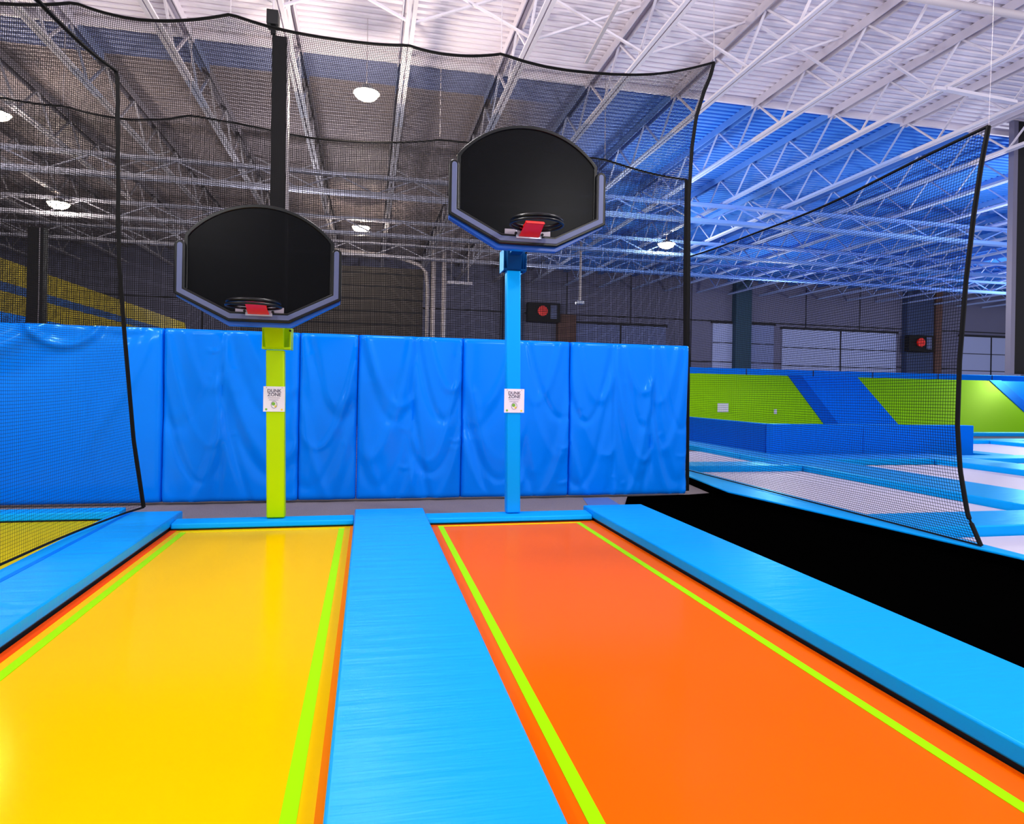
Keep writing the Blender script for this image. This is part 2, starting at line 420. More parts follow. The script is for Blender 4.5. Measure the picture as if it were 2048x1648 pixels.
# ------------------------------------------------------------------ dunk lanes
def pad(name, x0, x1, y0, y1, lb, m=M_skyblue, z0=.02, z1=.1, group=None, cat='pad', n=None):
    o = empty(name, ((x0 + x1) / 2, (y0 + y1) / 2, -.02), lb, cat, group)
    bx('cover', (x0, y0, z0), (x1, y1, z1), m, o, .012)
    bx('gap_shadow_strip', (x0 + .012 if x1 - x0 > .1 else x0, y0 + .01, -.02), (x1 - .012, y1 - .01, z0), M_blackframe, o)  # black strip stands in for the shadow line between pad and mat
    return o


pad('safety_pad', -.1, .568, -1.5, 6.7, 'sky-blue vinyl pad running between the yellow and the orange trampoline', M_skyrib, .02, .1, 'long pads between the lanes')
pad('safety_pad', 2.24, 2.895, -1.5, 6.655, 'long sky-blue pad between the orange trampoline and the black floor', M_skyblue, .02, .1, 'long pads between the lanes')
lp = pad('safety_pad', -2.135, -1.69, -1.5, 6.8, 'wrinkled sky-blue pad left of the yellow trampoline', M_skyrib, .02, .1, 'long pads between the lanes')
bx('seam_strip', (-2.149, -1.5, .02), (-2.115, 6.78, .1025), M_midblue, lp)
pad('safety_pad', -2.275, -2.15, -1.5, 6.75, 'narrow blue pad strip under the bottom of the left side net', M_skyblue, .02, .098, 'long pads between the lanes')


def end_pad(x0, x1, yf, lb, yb=.2, z=.07):
    o = empty('end_pad', ((x0 + x1) / 2, yf, -.02), lb, 'pad', 'short pads at the lane ends')
    MB().hexa([(x0, yf, .012), (x1, yf, .012), (x1, yf + yb, -.02), (x0, yf + yb, -.02), (x0, yf + .012, z - .012), (x1, yf + .012, z - .012), (x1, yf + yb, z), (x0, yf + yb, z)]).build('cover', M_skyblue, o, .01)
    bx('gap_shadow_strip', (x0, yf + .01, -.02), (x1, yf + .1, .01), M_blackframe, o)  # dark strip in place of the shadow line under the pad
end_pad(-1.685, -.105, 6.37, 'low sky-blue pad across the end of the yellow trampoline, under the lime post')
end_pad(.573, 2.235, 6.33, 'low sky-blue pad across the end of the orange trampoline, under the blue post', .23)
end_pad(-4.6, -2.28, 6.92, 'low blue pad behind the left net, at the end of the neighbouring yellow trampoline', .2, .09)


def lane(x0, x1, y1, core, band, lb, lx0, lx1, ly, bw):
    o = empty('trampoline', ((x0 + x1) / 2, 2.4, -.02), lb, 'trampoline', 'dunk lane trampolines')
    bx('mat', (x0, -1.5, -.02), (x1, y1, 0), core, o)
    bx('edge_band', (x0, -1.5, 0), (x0 + bw, y1, .002), band[0], o); bx('edge_band', (x1 - bw * .62, -1.5, 0), (x1, y1, .002), band[1], o)
    l = MB(); w_ = .05
    l.box((lx0, -1.5, 0), (lx0 + w_, ly - .02, .0025)).box((lx1 - w_, -1.5, 0), (lx1, ly - .02, .0025)); l.build('side_line', M_limeline, o)
    bx('end_line', (lx0, ly - .02, 0), (lx1, ly + .018, .0025), M_yellowline, o)
    return o
lane(-1.685, -.1, 6.37, M_yellow, (M_redorange, M_orangeband), 'glossy yellow trampoline bed with lime side lines, at the lime post', -1.58, -.185, 6.29, .055)
lane(.57, 2.24, 6.33, M_orange, (M_deeporange, M_deeporange), 'glossy orange trampoline bed with lime side lines, at the blue post', .672, 2.085, 6.26, .035)
o = empty('trampoline', (-3.3, 3, -.02), 'dark yellow trampoline bed behind the net at the far left', 'trampoline', 'dunk lane trampolines')
bx('mat', (-4.6, -1.5, -.02), (-2.28, 6.92, 0), M_olive, o)

bmat = MB().poly([(2.9, -2, 0), (4.85, -2, 0), (4.85, 3.0, 0), (4.85, 4.1, 0), (4.35, 7.4, 0), (4.62, 7.97, 0), (4.04, 7.81, 0), (3.185, 7.75, 0), (2.93, 7.2, 0)], [tuple(range(9))])
n_ = len(bmat.v); bmat.poly([(x_, y_, -.02) for x_, y_, _ in bmat.v[:9]], [tuple(range(9))[::-1]])
for i in range(9): bmat.f.append((i, (i + 1) % 9, n_ + (i + 1) % 9, n_ + i))
tag(bmat.build('black_floor_mat', M_black), 'large flat pitch-black floor area right of the orange lane', 'floor mat')
# worn blue patch of floor near the right pad
tag(MB().poly([(2.62, 7.8, -.019), (2.95, 7.8, -.019), (2.9, 7.25, -.019), (2.5, 7.22, -.019)] + [(2.62, 7.8, -.016), (2.95, 7.8, -.016), (2.9, 7.25, -.016), (2.5, 7.22, -.016)], [(0, 1, 2, 3), (4, 7, 6, 5), (0, 4, 5, 1), (1, 5, 6, 2), (2, 6, 7, 3), (3, 7, 4, 0)]).build('floor_flap', mat('faded_blue', (80, 110, 175), .7)),
    'small faded blue flap on the carpet behind the right pad', 'flap')

# ------------------------------------------------------------------ padded wall
YP = 7.82; HW = 1.905; ZB = .01
def wall_pad(x0, x1, seed, lb, swag=False, mids=()):
    R = random.Random(seed)
    folds = []
    W_ = x1 - x0
    if swag:
        for cx, cz, rad, wd, am in ((.62, 2.05, .36, .05, .045), (.2, 2.75, 1.2, .09, .05), (.25, 2.75, 1.46, .13, -.02), (.85, 2.35, .55, .06, -.018)):
            folds.append(('arc', x0 + cx * W_, cz, rad, wd, am))
        for k in range(3):
            folds.append(('line', x1 - .1 - k * .12, 1.9, x1 - .55 - k * .1, .9 - k * .2, .05, .012))
    subs = [x0] + list(mids) + [x1]
    for a, b in zip(subs[:-1], subs[1:]):
        ww = b - a
        if swag: break
        nf = 6; c = (a + b) / 2
        for k in range(nf):
            sd = R.choice((-1, 1)); z0_ = -.45 + k * .33 + R.uniform(-.12, .12); kk = R.uniform(.4, .75) / (ww / 2) ** 2
            folds.append(('u', c + sd * R.uniform(.12, .34) * ww, z0_, kk, R.uniform(.035, .075), R.uniform(.012, .022) * (1 if k % 2 else -1), R.uniform(.25, .6), ww * .5, c))
        for k in range(3):   # short tension creases at the seams
            zs = R.uniform(.2, 1.8); s_ = R.choice((0, 1)); sx = a if s_ == 0 else b
            folds.append(('line', sx, zs, sx + (.14 if s_ == 0 else -.14), zs + R.uniform(-.12, .05), .018, .01))
    nx = max(12, int(W_ / .022)); nz = 86
    seams = [x0, x1]
    def disp(x, z):
        h = 0
        for f in folds:
            if f[0] == 'arc':
                d_ = math.hypot(x - f[1], z - f[2]) - f[3]; h += f[5] * math.exp(-(d_ / f[4]) ** 2)
            elif f[0] == 'u':
                _, c_, z0_, kk, wd, am, lop, hw_, cc_ = f
                q_ = (x - c_); e_ = abs(x - cc_)
                if e_ > hw_ * 1.3: continue
                t = min(1, abs(q_) / hw_); d_ = (z - z0_ - kk * q_ * q_) / math.sqrt(1 + (2 * kk * q_) ** 2)
                h += (1 if e_ < hw_ else math.exp(-((e_ - hw_) / .03) ** 2)) * am * (lop + (1 - lop) * t) * (1.25 if q_ * am > 0 else .75) * math.exp(-(d_ / wd) ** 2)
            else:
                _, ax, az, bx_, bz, wd, am = f
                dx, dz = bx_ - ax, bz - az; L2 = dx * dx + dz * dz
                t = max(-.2, min(1.2, ((x - ax) * dx + (z - az) * dz) / L2))
                bow = .08 * math.sin(math.pi * min(1, max(0, t))) * (1 if am > 0 else -1)
                px_, pz_ = ax + dx * t + bow * .5, az + dz * t - bow * .5
                d_ = math.hypot(x - px_, z - pz_); e = math.sin(math.pi * min(1, max(0, (t + .2) / 1.4)))
                h += am * e * math.exp(-(d_ / (wd * (.6 + .9 * max(0, t)))) ** 2)
        ed = min(x - x0, x1 - x); h -= .03 * math.exp(-(ed / .012) ** 2)
        h += .018 * (1 - math.exp(-ed / .06))
        for m_ in mids: h -= .006 * math.exp(-((x - m_) / .012) ** 2)
        et = min(z - ZB, HW - z); h -= .02 * math.exp(-(et / .02) ** 2)
        return h
    v = []; f = []
    for j in range(nz + 1):
        z = ZB + (HW - ZB) * j / nz
        for i in range(nx + 1):
            x = x0 + .003 + (W_ - .006) * i / nx
            v.append((x, YP + .02 - disp(x, z), z))
    for j in range(nz):
        for i in range(nx):
            q = j * (nx + 1) + i; f.append((q, q + 1, q + nx + 2, q + nx + 1))
    m_ = MB(); m_.poly(v, f)
    # sides, top, back
    t0 = len(m_.v); yb = YP + .12
    m_.v += [(x0 + .003, yb, ZB), (x1 - .003, yb, ZB), (x1 - .003, yb, HW), (x0 + .003, yb, HW)]
    bl = [i for i in range(nx + 1)]; tl = [nz * (nx + 1) + i for i in range(nx + 1)]
    ll = [j * (nx + 1) for j in range(nz + 1)]; rl = [j * (nx + 1) + nx for j in range(nz + 1)]
    m_.f += [tuple(bl[::-1] + [t0, t0 + 1]), tuple(tl + [t0 + 2, t0 + 3]), tuple(ll + [t0 + 3, t0]), tuple(rl[::-1] + [t0 + 1, t0 + 2]), (t0, t0 + 3, t0 + 2, t0 + 1)]
    o = m_.build('wall_pad', M_wallblue, smooth=True); o.data.set_sharp_from_angle(angle=math.radians(60))
    return tag(o, lb, 'wall pad', 'blue pads of the low wall')
wp = [(-4.7, -2.174, 1, 'wide glossy blue wall pad with big sagging creases at the far left', True, ()),
      (-2.174, -.754, 2, 'blue wall pad behind the lime post', False, (-1.571,)), (-.754, -.111, 3, 'narrowest blue wall pad, just right of the lime post', False, ()),
      (-.111, 1.105, 4, 'blue wall pad in the middle between the two posts', False, (.528,)), (1.105, 2.445, 5, 'blue wall pad behind the blue post', False, (1.85,)),
      (2.445, 4.03, 6, 'blue wall pad at the right end of the low wall', False, (3.019, 3.522))]
for a in wp: wall_pad(*a)

# ------------------------------------------------------------------ hoops
def hoop(base_px, yb, top_px, width, m_post, m_br, Yb, s, cx, z0, lb, flange):
    """post from its foot up to the bracket, backboard of outline scale s at Yb, centre cx, lowest edge z0"""
    fx = hy(base_px, 1030, yb).x; tp = hy(top_px[0], top_px[1], yb); tx, tz = tp.x, tp.z
    o = empty('basketball_hoop', (fx, yb, .06), lb, 'basketball hoop', 'dunk hoops')
    w2 = width / 2; dp = .11
    MB().hexa([(fx - w2, yb, .071), (fx + w2, yb, .071), (fx + w2, yb + dp, .071), (fx - w2, yb + dp, .071), (tx - w2, yb, tz), (tx + w2, yb, tz), (tx + w2, yb + dp, tz), (tx - w2, yb + dp, tz)]).build('post', m_post, o, .012)
    # U bracket around the post head
    br = MB(); za, zc = flange
    br.box((tx - w2 - .035, yb + .0, za), (tx - w2 - .022, yb + dp + .1, zc)).box((tx + w2 + .045, yb + .0, za), (tx + w2 + .058, yb + dp + .1, zc)).box((tx - w2 - .035, yb + dp, za), (tx + w2 + .058, yb + dp + .012, zc)).box((tx - w2 - .035, yb - .002, za), (tx + w2 + .058, yb + .01, za + .02))
    bo = br.build('mounting_bracket', m_br, o, .003)
    MB().tube([(tx + w2 + .05, yb - .01, zc - .035), (tx + w2 + .05, yb + .01, zc - .035)], .01, 8).build('bolt', M_blackframe, bo)
    MB().hexa([(tx - w2, yb - .012, za + .01), (tx + w2, yb - .012, za + .01), (tx + w2, yb - .001, za + .01), (tx - w2, yb - .001, za + .01),
               (tx - w2 - .012, yb - .10, zc + .005), (tx + w2 - .005, yb - .10, zc + .005), (tx + w2 - .005, yb + .02, zc + .005), (tx - w2 - .012, yb + .02, zc + .005)]).build('neck_plate', m_br, o, .004)
    MB().bar((tx, yb + .03, zc - .06), (cx + (tx - cx) * .4, Yb + .10, z0 + .12 * s), .12, .05).build('support_arm', m_br, o, .006)
    # backboard
    hw, fl, c1, pt, sh, ap, pw = .685 * s, .25 * s, .218 * s, .63 * s, .73 * s, 1.027 * s, .085 * s
    pin = hw - pw * .82
    arch = []
    N = 28
    # circle through the shoulders and the apex
    a_ = pin; hgt = ap - sh; Rr = (a_ * a_ + hgt * hgt) / (2 * hgt); th = math.asin(a_ / Rr)
    def archpts(off=0):
        r = Rr - off
        return [(cx + r * math.sin(-th * (1 - off * .0) + 2 * th * k / N), z0 + ap - Rr + r * math.cos(-th + 2 * th * k / N)) for k in range(N + 1)]
    low = [(cx + pin, z0 + c1 * .9), (cx + fl, z0 + .03 * s), (cx - fl, z0 + .03 * s), (cx - pin, z0 + c1 * .9)]
    outer = archpts() + low
    inner = [(min(max(x, cx - pin + .03), cx + pin - .03), z) for x, z in archpts(.03)] + [(cx + pin - .03, z0 + c1 * .95), (cx + fl - .01, z0 + .05 * s), (cx - fl + .01, z0 + .05 * s), (cx - pin + .03, z0 + c1 * .95)]
    pn = MB().prism([(x, z) for x, z in inner], Yb + .012, Yb + .022).build('backboard', M_smoke, o)
    MB().prism(outer, Yb, Yb + .045, inner).build('board_frame', M_rimblack, pn, .005)
    # U shaped edge padding
    def U(o_, i_, top):
        L = [(-o_, top), (-o_, c1 - (hw - o_) * .35), (-fl * (o_ / hw) ** .4, (hw - o_) * .95), (fl * (o_ / hw) ** .4, (hw - o_) * .95), (o_, c1 - (hw - o_) * .35), (o_, top)]
        return L
    def ushape(a0, a1, y0, y1, round_=True):
        """band between offsets a0 (outer) and a1 (inner) from the outline, centre line swept"""
        line = [(-hw, pt), (-hw, c1), (-fl, 0), (fl, 0), (hw, c1), (hw, pt)]
        def off(dv):
            res = []
            for i, (x, z) in enumerate(line):
                segs = []
                if i: segs.append((line[i - 1], line[i]))
                if i < len(line) - 1: segs.append((line[i], line[i + 1]))
                ns = []
                for (ax, az), (bx_, bz) in segs:
                    L_ = math.hypot(bx_ - ax, bz - az); ns.append((-(bz - az) / L_, (bx_ - ax) / L_))
                nx_ = sum(q[0] for q in ns); nz_ = sum(q[1] for q in ns); L_ = math.hypot(nx_, nz_); nx_ /= L_; nz_ /= L_
                k = 1 / max(.3, nx_ * ns[0][0] + nz_ * ns[0][1])
                res.append((x + nx_ * dv * k, z + nz_ * dv * k))
            return res
        A = off(a0); B = off(a1)
        r = (a1 - a0) / 2
        def cap(c, sgn):
            return [(c[0] - sgn * r * math.cos(t), c[1] + r * math.sin(t)) for t in [math.pi * q / 8 for q in range(1, 8)]]
        cl = ((A[0][0] + B[0][0]) / 2, A[0][1] - 0); cr = ((A[-1][0] + B[-1][0]) / 2, A[-1][1])
        # outline: outer left to outer right, cap, inner right to inner left, cap
        pts = A + [(p[0], p[1]) for p in cap(cr, -1)] + B[::-1] + [(p[0], p[1]) for p in cap(cl, -1)][::1]
        pts = [(cx + x, z0 + z) for x, z in pts]
        return pts
    def banded(a0, a1, y0, y1, name, m, parent, bev, squeeze=0):
        P_ = ushape(a0, a1, y0, y1); nA = 6
        if squeeze: P_ = [(min(max(x, cx - hw + squeeze), cx + hw - squeeze), z) for x, z in P_]
        # split into quads to keep the concave shape clean
        mb = MB(); nC = 7
        A = P_[:6]; capR = P_[6:6 + nC]; Bq = P_[6 + nC:12 + nC]; capL = P_[12 + nC:]
        ring = A + capR + Bq + capL; n = len(ring)
        idx = {i: i for i in range(n)}
        v = [(x, y0, z) for x, z in ring] + [(x, y1, z) for x, z in ring]
        Bi = list(range(6 + nC, 12 + nC))[::-1]
        f = []
        for i in range(5):
            f.append((i, i + 1, Bi[i + 1], Bi[i])); f.append((n + i, n + Bi[i], n + Bi[i + 1], n + i + 1))
        r_ = [5] + list(range(6, 6 + nC)) + [Bi[5]]; l_ = [Bi[0]] + list(range(12 + nC, n)) + [0]
        f += [tuple(r_), tuple(n + i for i in r_[::-1]), tuple(l_), tuple(n + i for i in l_[::-1])]
        for i in range(n): j = (i + 1) % n; f.append((i, n + i, n + j, j))
        return mb.poly(v, f).build(name, m, parent, bev)
    ep = banded(0, pw, Yb - .035, Yb + .012, 'edge_padding', M_rimblack, o, .008)
    banded(-.035, pw * .45 - .035, Yb + .0125, Yb + .09, 'padding_back', M_padreflect, ep, .006, .012)
    banded(.023 * s, pw - .02 * s, Yb - .041, Yb - .033, 'padding_face', M_padgrey, ep, .003)
    # rim with red breakaway flap
    rz = z0 + .135 * s; rc = (cx + rim_dx, Yb - .31 * s, rz); rr = .2 * s
    rim = MB().tube([(rc[0] + rr * math.cos(t), rc[1] + rr * math.sin(t), rz) for t in [2 * math.pi * k / 40 for k in range(40)]], .017, 10, True).build('rim', M_rimblack, o, smooth=True)
    rim2 = MB().tube([(rc[0] + (rr + .014) * math.cos(t), rc[1] + (rr + .014) * math.sin(t), rz - .03) for t in [2 * math.pi * k / 40 for k in range(40)]], .011, 8, True).build('lower_rim_ring', M_rimblack, rim, smooth=True)
    hw_ = .078 * s
    MB().hexa([(rc[0] - hw_ - .01, Yb - .06, z0 + .065 * s), (rc[0] + hw_ + .01, Yb - .06, z0 + .065 * s), (rc[0] + hw_ + .01, Yb - .05, z0 + .065 * s), (rc[0] - hw_ - .01, Yb - .05, z0 + .065 * s),
               (rc[0] - hw_, Yb - .27, rz + .0), (rc[0] + hw_, Yb - .27, rz + .0), (rc[0] + hw_, Yb - .26, rz + .015), (rc[0] - hw_, Yb - .26, rz + .015)]).hexa([
               (rc[0] - hw_, Yb - .28, rz - .01), (rc[0] + hw_, Yb - .28, rz - .01), (rc[0] + hw_, Yb - .05, rz - .01), (rc[0] - hw_, Yb - .05, rz - .01),
               (rc[0] - hw_, Yb - .28, rz + .002), (rc[0] + hw_, Yb - .28, rz + .002), (rc[0] + hw_, Yb - .05, rz + .002), (rc[0] - hw_, Yb - .05, rz + .002)]).build('rim_flap', M_red, rim, .004)
    mp = bx('rim_mount', (rc[0] - .11 * s, Yb - .05, z0 + .052 * s), (rc[0] + .11 * s, Yb - .036, rz - .005), M_silver, rim, .003)
    bx('mount_plate', (rc[0] - .2 * s, Yb + .0, z0 + .06 * s), (rc[0] + .2 * s, Yb + .011, z0 + .135 * s), mat('clear_plate', (150, 140, 155), .3), rim, .002)
    for sx in (-1, 1): MB().tube([(rc[0] + sx * .115 * s, Yb - .06, z0 + .09 * s), (rc[0] + sx * .115 * s, Yb - .045, z0 + .09 * s)], .012, 8).build('mount_bolt', M_blackframe, rim)
    return o


M_padreflect = mat('blue_reflection', (8, 92, 205), .3, .5)  # blue wall's reflection on the pad's lower bevel, put into the colour
rim_dx = 0
cL = (hy(350, 540, 6.1).x + hy(683, 556, 6.1).x) / 2
hoop(551, 6.48, (550, 700), .163, M_lime, M_lime, 6.1, 1.0, cL, 1.848, 'dunk hoop with the lower smoked backboard on a lime green post', (1.64, 1.85))
zR = hy(1060, 492, 5.7).z
cR = (hy(896, 400, 5.7).x + hy(1209, 410, 5.7).x) / 2
hoop(1027, 6.46, (1028, 538), .142, M_bluepole, M_bracketblue, 5.7, 1.035, cR, zR + .0, 'dunk hoop with the higher smoked backboard on a sky-blue post', (2.49, 2.71))

# signs
def text_mesh(body, size, loc, m, parent, name='lettering'):
    cu = bpy.data.curves.new('txt', 'FONT'); cu.body = body; cu.size = size; cu.align_x = 'CENTER'; cu.extrude = .0008; cu.offset = size * .012
    t = bpy.data.objects.new('txt', cu); C.objects.link(t)
    dg = bpy.context.evaluated_depsgraph_get(); me = bpy.data.meshes.new_from_object(t.evaluated_get(dg)); bpy.data.objects.remove(t)
    me.transform(Matrix.Translation(loc) @ Matrix.Rotation(math.pi / 2, 4, 'X'))
    me.materials.clear(); me.materials.append(m)
    o = bpy.data.objects.new(name, me); C.objects.link(o); attach(o, parent); return o


def sign(px0, px1, py0, py1, Y, lb):
    a = hy(px0, py0, Y); b = hy(px1, py1, Y); cx = (a.x + b.x) / 2; w_ = b.x - a.x; h_ = a.z - b.z; zt = a.z
    o = empty('sign', (cx, Y, b.z), lb, 'sign', 'dunk zone signs')
    bx('paper', (a.x, Y, b.z), (b.x, Y + .004, a.z), M_paper, o)
    text_mesh('DUNK', h_ * .185, (cx, Y - .001, zt - h_ * .235), M_ink, o)
    text_mesh('ZONE', h_ * .185, (cx, Y - .001, zt - h_ * .385), M_ink, o)
    l = MB()
    R = random.Random(3)
    for zz, x0, x1 in ((.455, -.28, .26), (.535, -.24, .2)):
        x = x0
        while x < x1:
            q = R.uniform(.03, .07); l.box((cx + x * w_, Y - .001, zt - h_ * (zz + .012)), (cx + min(x1, x + q) * w_, Y, zt - h_ * (zz - .012))); x += q + .015
    l.build('small_print', M_inkgrey, o)
    e = [(cx + .085 * w_ * math.cos(t) * 1.6, Y - .0012, zt - h_ * .72 + .14 * h_ * math.sin(t)) for t in [2 * math.pi * k / 24 for k in range(24)]]
    MB().tube(e, .0022, 6, True).build('emblem_ring', M_inkgrey, o)
    MB().tube([(cx - .03 * w_, Y - .0005, zt - h_ * .69), (cx - .03 * w_, Y + .001, zt - h_ * .69)], .085 * w_, 14).build('emblem_green', M_green, o)
    MB().tube([(cx + .07 * w_, Y - .001, zt - h_ * .79), (cx + .07 * w_, Y + .001, zt - h_ * .79)], .055 * w_, 12).build('emblem_yellow', M_gold, o)
    MB().tube([(cx - .36 * w_, Y - .001, zt - h_ * .91), (cx - .36 * w_, Y + .001, zt - h_ * .91)], .055 * w_, 10).build('corner_mark', M_green, o)
    MB().tube([(cx + .36 * w_, Y - .001, zt - h_ * .92), (cx + .36 * w_, Y + .001, zt - h_ * .92)], .05 * w_, 10).build('corner_mark', M_gold, o)
    for sx in (-.36, .36): MB().tube([(cx + sx * w_, Y - .004, zt - h_ * .05), (cx + sx * w_, Y, zt - h_ * .05)], .003, 8).build('pin', M_rust, o)
sign(527, 569.5, 772.5, 823.5, 6.472, 'white DUNK ZONE sign on the lime green post')
sign(1009, 1048, 777.5, 825.5, 6.452, 'white DUNK ZONE sign on the sky-blue post')

# ------------------------------------------------------------------ nets
def lerp(pts, t):
    if t <= pts[0][0]: return pts[0][1]
    for (a, va), (b, vb) in zip(pts[:-1], pts[1:]):
        if t <= b:
            k = (t - a) / (b - a); return va + (vb - va) * k
    return pts[-1][1]


def sagged(knots, sag):
    """heights of a top rope hung from knots with a sag between them"""
    out = []
    for (a, va), (b, vb), s_ in zip(knots[:-1], knots[1:], sag):
        for k in range(10):
            t = k / 10; out.append((a + (b - a) * t, va + (vb - va) * t - s_ * 4 * t * (1 - t)))
    out.append(knots[-1]); return out


def netting(P, nu, nv, su, sv, r, parent, name='netting', m=M_net):
    """strands of square netting: P(u,v) -> point; nu strands along v, nv strands along u"""
    v = []; f = []
    def strand(pts):
        base = len(v); N = len(pts)
        for i, p in enumerate(pts):
            d_ = (pts[min(i + 1, N - 1)] - pts[max(i - 1, 0)]).normalized()
            n1 = d_.cross(NRM).normalized()
            for ca, sa in ((-.95, -.3), (.95, -.3), (0, .6)):
                q = p + n1 * (r * ca) + NRM * (r * sa); v.append(tuple(q))
        for i in range(N - 1):
            for k in range(3):
                k2 = (k + 1) % 3; f.append((base + i * 3 + k, base + i * 3 + k2, base + i * 3 + 3 + k2, base + i * 3 + 3 + k))
    NRM = (P(.52, .5) - P(.5, .5)).cross(P(.5, .52) - P(.5, .5)).normalized()
    for i in range(nu + 1): strand([P(i / nu, j / sv) for j in range(sv + 1)])
    for j in range(nv + 1): strand([P(i / su, j / nv) for i in range(su + 1)])
    me = bpy.data.meshes.new(name); me.from_pydata(v, [], f); me.materials.append(m)
    o = bpy.data.objects.new(name, me); C.objects.link(o); attach(o, parent)
    return o


def border(P, edges, w_, parent, nrm, n=60):
    for nm, fn in edges:
        MB().tube([P(*fn(k / n)) for k in range(n + 1)], (w_, .012), 6, flat=None).build(nm, M_tape, parent)


def rip(a, b, s_=.02): return s_ * (math.sin(a * 1.7 + b * .9) + .6 * math.sin(a * 3.9 - b * 2.1))

# tall net behind the padded wall
YN = 8.0
kn = [(-4.9, 5.45)] + [(hy(x, y, YN).x, hy(x, y, YN).z) for x, y in ((147, 3), (461, 29), (816, 88), (1003, 107), (1428, 124))]
ztop = sagged(kn, [.15, .13, .1, .07, .22])
xr = [(0, 4.40), (.03, 4.36), (.07, 4.27), (.13, 4.17), (.2, 4.12), (.32, 4.085), (.6, 4.09), (1, 4.12)]
def P1(u, v):
    x = -4.9 + (lerp(xr, v) + 4.9) * u
    zt = lerp(ztop, -4.9 + 9.297 * u)
    return Vector((x, YN + rip(x, v * 4), zt + (.02 - zt) * v))
o = empty('safety_net', (0, YN, 0), 'tall black safety net rising behind the blue padded wall', 'net', 'black safety nets')
netting(P1, 440, 258, 90, 22, .0029, o)
border(P1, (('top_webbing', lambda t: (t, 0)), ('right_webbing', lambda t: (1, t))), .026, o, None, 110)
for x, z in kn[2:]:
    cb = MB().tube([(x, YN, z), (x, YN + .05, ZD - .1)], .006, 5).build('hanging_cable', M_postedge, o)
# second net further back
YN2 = 11.4
kn2 = [(-7.6, 5.6)] + [(hy(x, y, YN2).x, hy(x, y, YN2).z) for x, y in ((0, 195), (126, 210), (380, 230), (545, 263), (880, 278), (1210, 320), (1380, 360))]
zt2 = sagged(kn2, [.1, .02, .14, .0, .11, .0, .03])
xe = kn2[-1][0] - .06
def P2(u, v):
    x = -7.6 + (xe + 7.6) * u; zt = lerp(zt2, x)
    return Vector((x, YN2 + rip(x * .8, v * 3 + 1, .03), zt + (.02 - zt) * v))
o = empty('safety_net', (0, YN2, 0), 'farther black safety net whose top rope shows behind the tall net', 'net', 'black safety nets')
netting(P2, 380, 160, 70, 14, .0024, o)
border(P2, (('top_webbing', lambda t: (t, 0)), ('right_webbing', lambda t: (1, t))), .036, o, None, 110)
for x, z in kn2[2:-1]:
    MB().tube([(x, YN2, z), (x, YN2 + .05, ZD - .1)], .006, 5).build('hanging_cable', M_postedge, o)
# side net left of the yellow lane
E3 = [(0, hy(232, 142, 6.9)), (.02, hy(236, 160, 6.9)), (.35, hy(240, 520, 6.9)), (.62, hy(251, 680, 6.9)), (.85, hy(266, 880, 6.9)), (1, hy(285, 1016, 6.88) + Vector((0, 0, .006)))]
def P3(u, v):
    e = None
    for (a, pa), (b, pb) in zip(E3[:-1], E3[1:]):
        if v <= b + 1e-9: e = pa.lerp(pb, (v - a) / (b - a)); break
    y = e.y + (-1.2 - e.y) * u
    x = e.x + ((-2.3 + .0 * v) - e.x) * min(1, u * 3.5) ** .6
    zt = 4.24 - .75 * math.sin(min(1, u * 2.2) * math.pi / 2) * .25 if False else E3[0][1].z
    sag = -.28 * math.sin(math.pi * min(1, u / .5)) if u < .5 else 0
    z = e.z + (1 - v) * sag
    return Vector((x + .01 * math.sin(y * 3 + z), y, z))
o = empty('safety_net', (-2.2, 3, 0), 'black side net standing on the pad left of the yellow trampoline', 'net', 'black safety nets')
netting(P3, 300, 165, 50, 30, .0011, o)
border(P3, (('top_webbing', lambda t: (t, 0)), ('end_webbing', lambda t: (0, t))), .021, o, None, 70)
MB().tube([P3(k / 30, 1) for k in range(31)], .01, 6).build('bottom_rope', M_tape, o)
# right net, above the far trampolines
XN = 4.85
E4 = [(0, hx(1978, 252, XN)), (.08, hx(1962, 330, XN)), (.2, hx(1946, 430, XN)), (.36, hx(1930, 560, XN)), (.55, hx(1918, 720, XN)), (.7, hx(1915, 850, XN)), (.82, hx(1921, 940, XN)), (.92, hx(1936, 1030, XN)), (1, hx(1962, 1097, XN) + Vector((0, 0, .022)))]
q4 = hx(1380, 512, XN)
def P4(u, v):
    e = None
    for (a, pa), (b, pb) in zip(E4[:-1], E4[1:]):
        if v <= b + 1e-9: e = pa.lerp(pb, (v - a) / (b - a)); break
    y = e.y + (q4.y + .1 - e.y) * u
    z = e.z + ((q4.z if v < 1 else q4.z) - E4[0][1].z) * u * (1 - v) - .09 * math.sin(math.pi * u) * (1 - v) ** 2
    return Vector((XN + .02 * math.sin(y * 2.4 + z * 1.5) * (1 - v), y, z))
o = empty('safety_net', (XN, 7, 0), 'black net at the right hanging over the edge of the pale trampolines', 'net', 'black safety nets')
netting(P4, 190, 130, 40, 40, .0022, o)
border(P4, (('top_webbing', lambda t: (t, 0)), ('end_webbing', lambda t: (0, t))), .022, o, None, 70)
MB().tube([P4(k / 30, 1) for k in range(31)], .008, 6).build('bottom_rope', M_tape, o)
MB().tube([P4(0, 0), (XN + .1, P4(0, 0).y + .02, 6.46)], .0013, 5).build('hanging_cable', M_postedge, o)

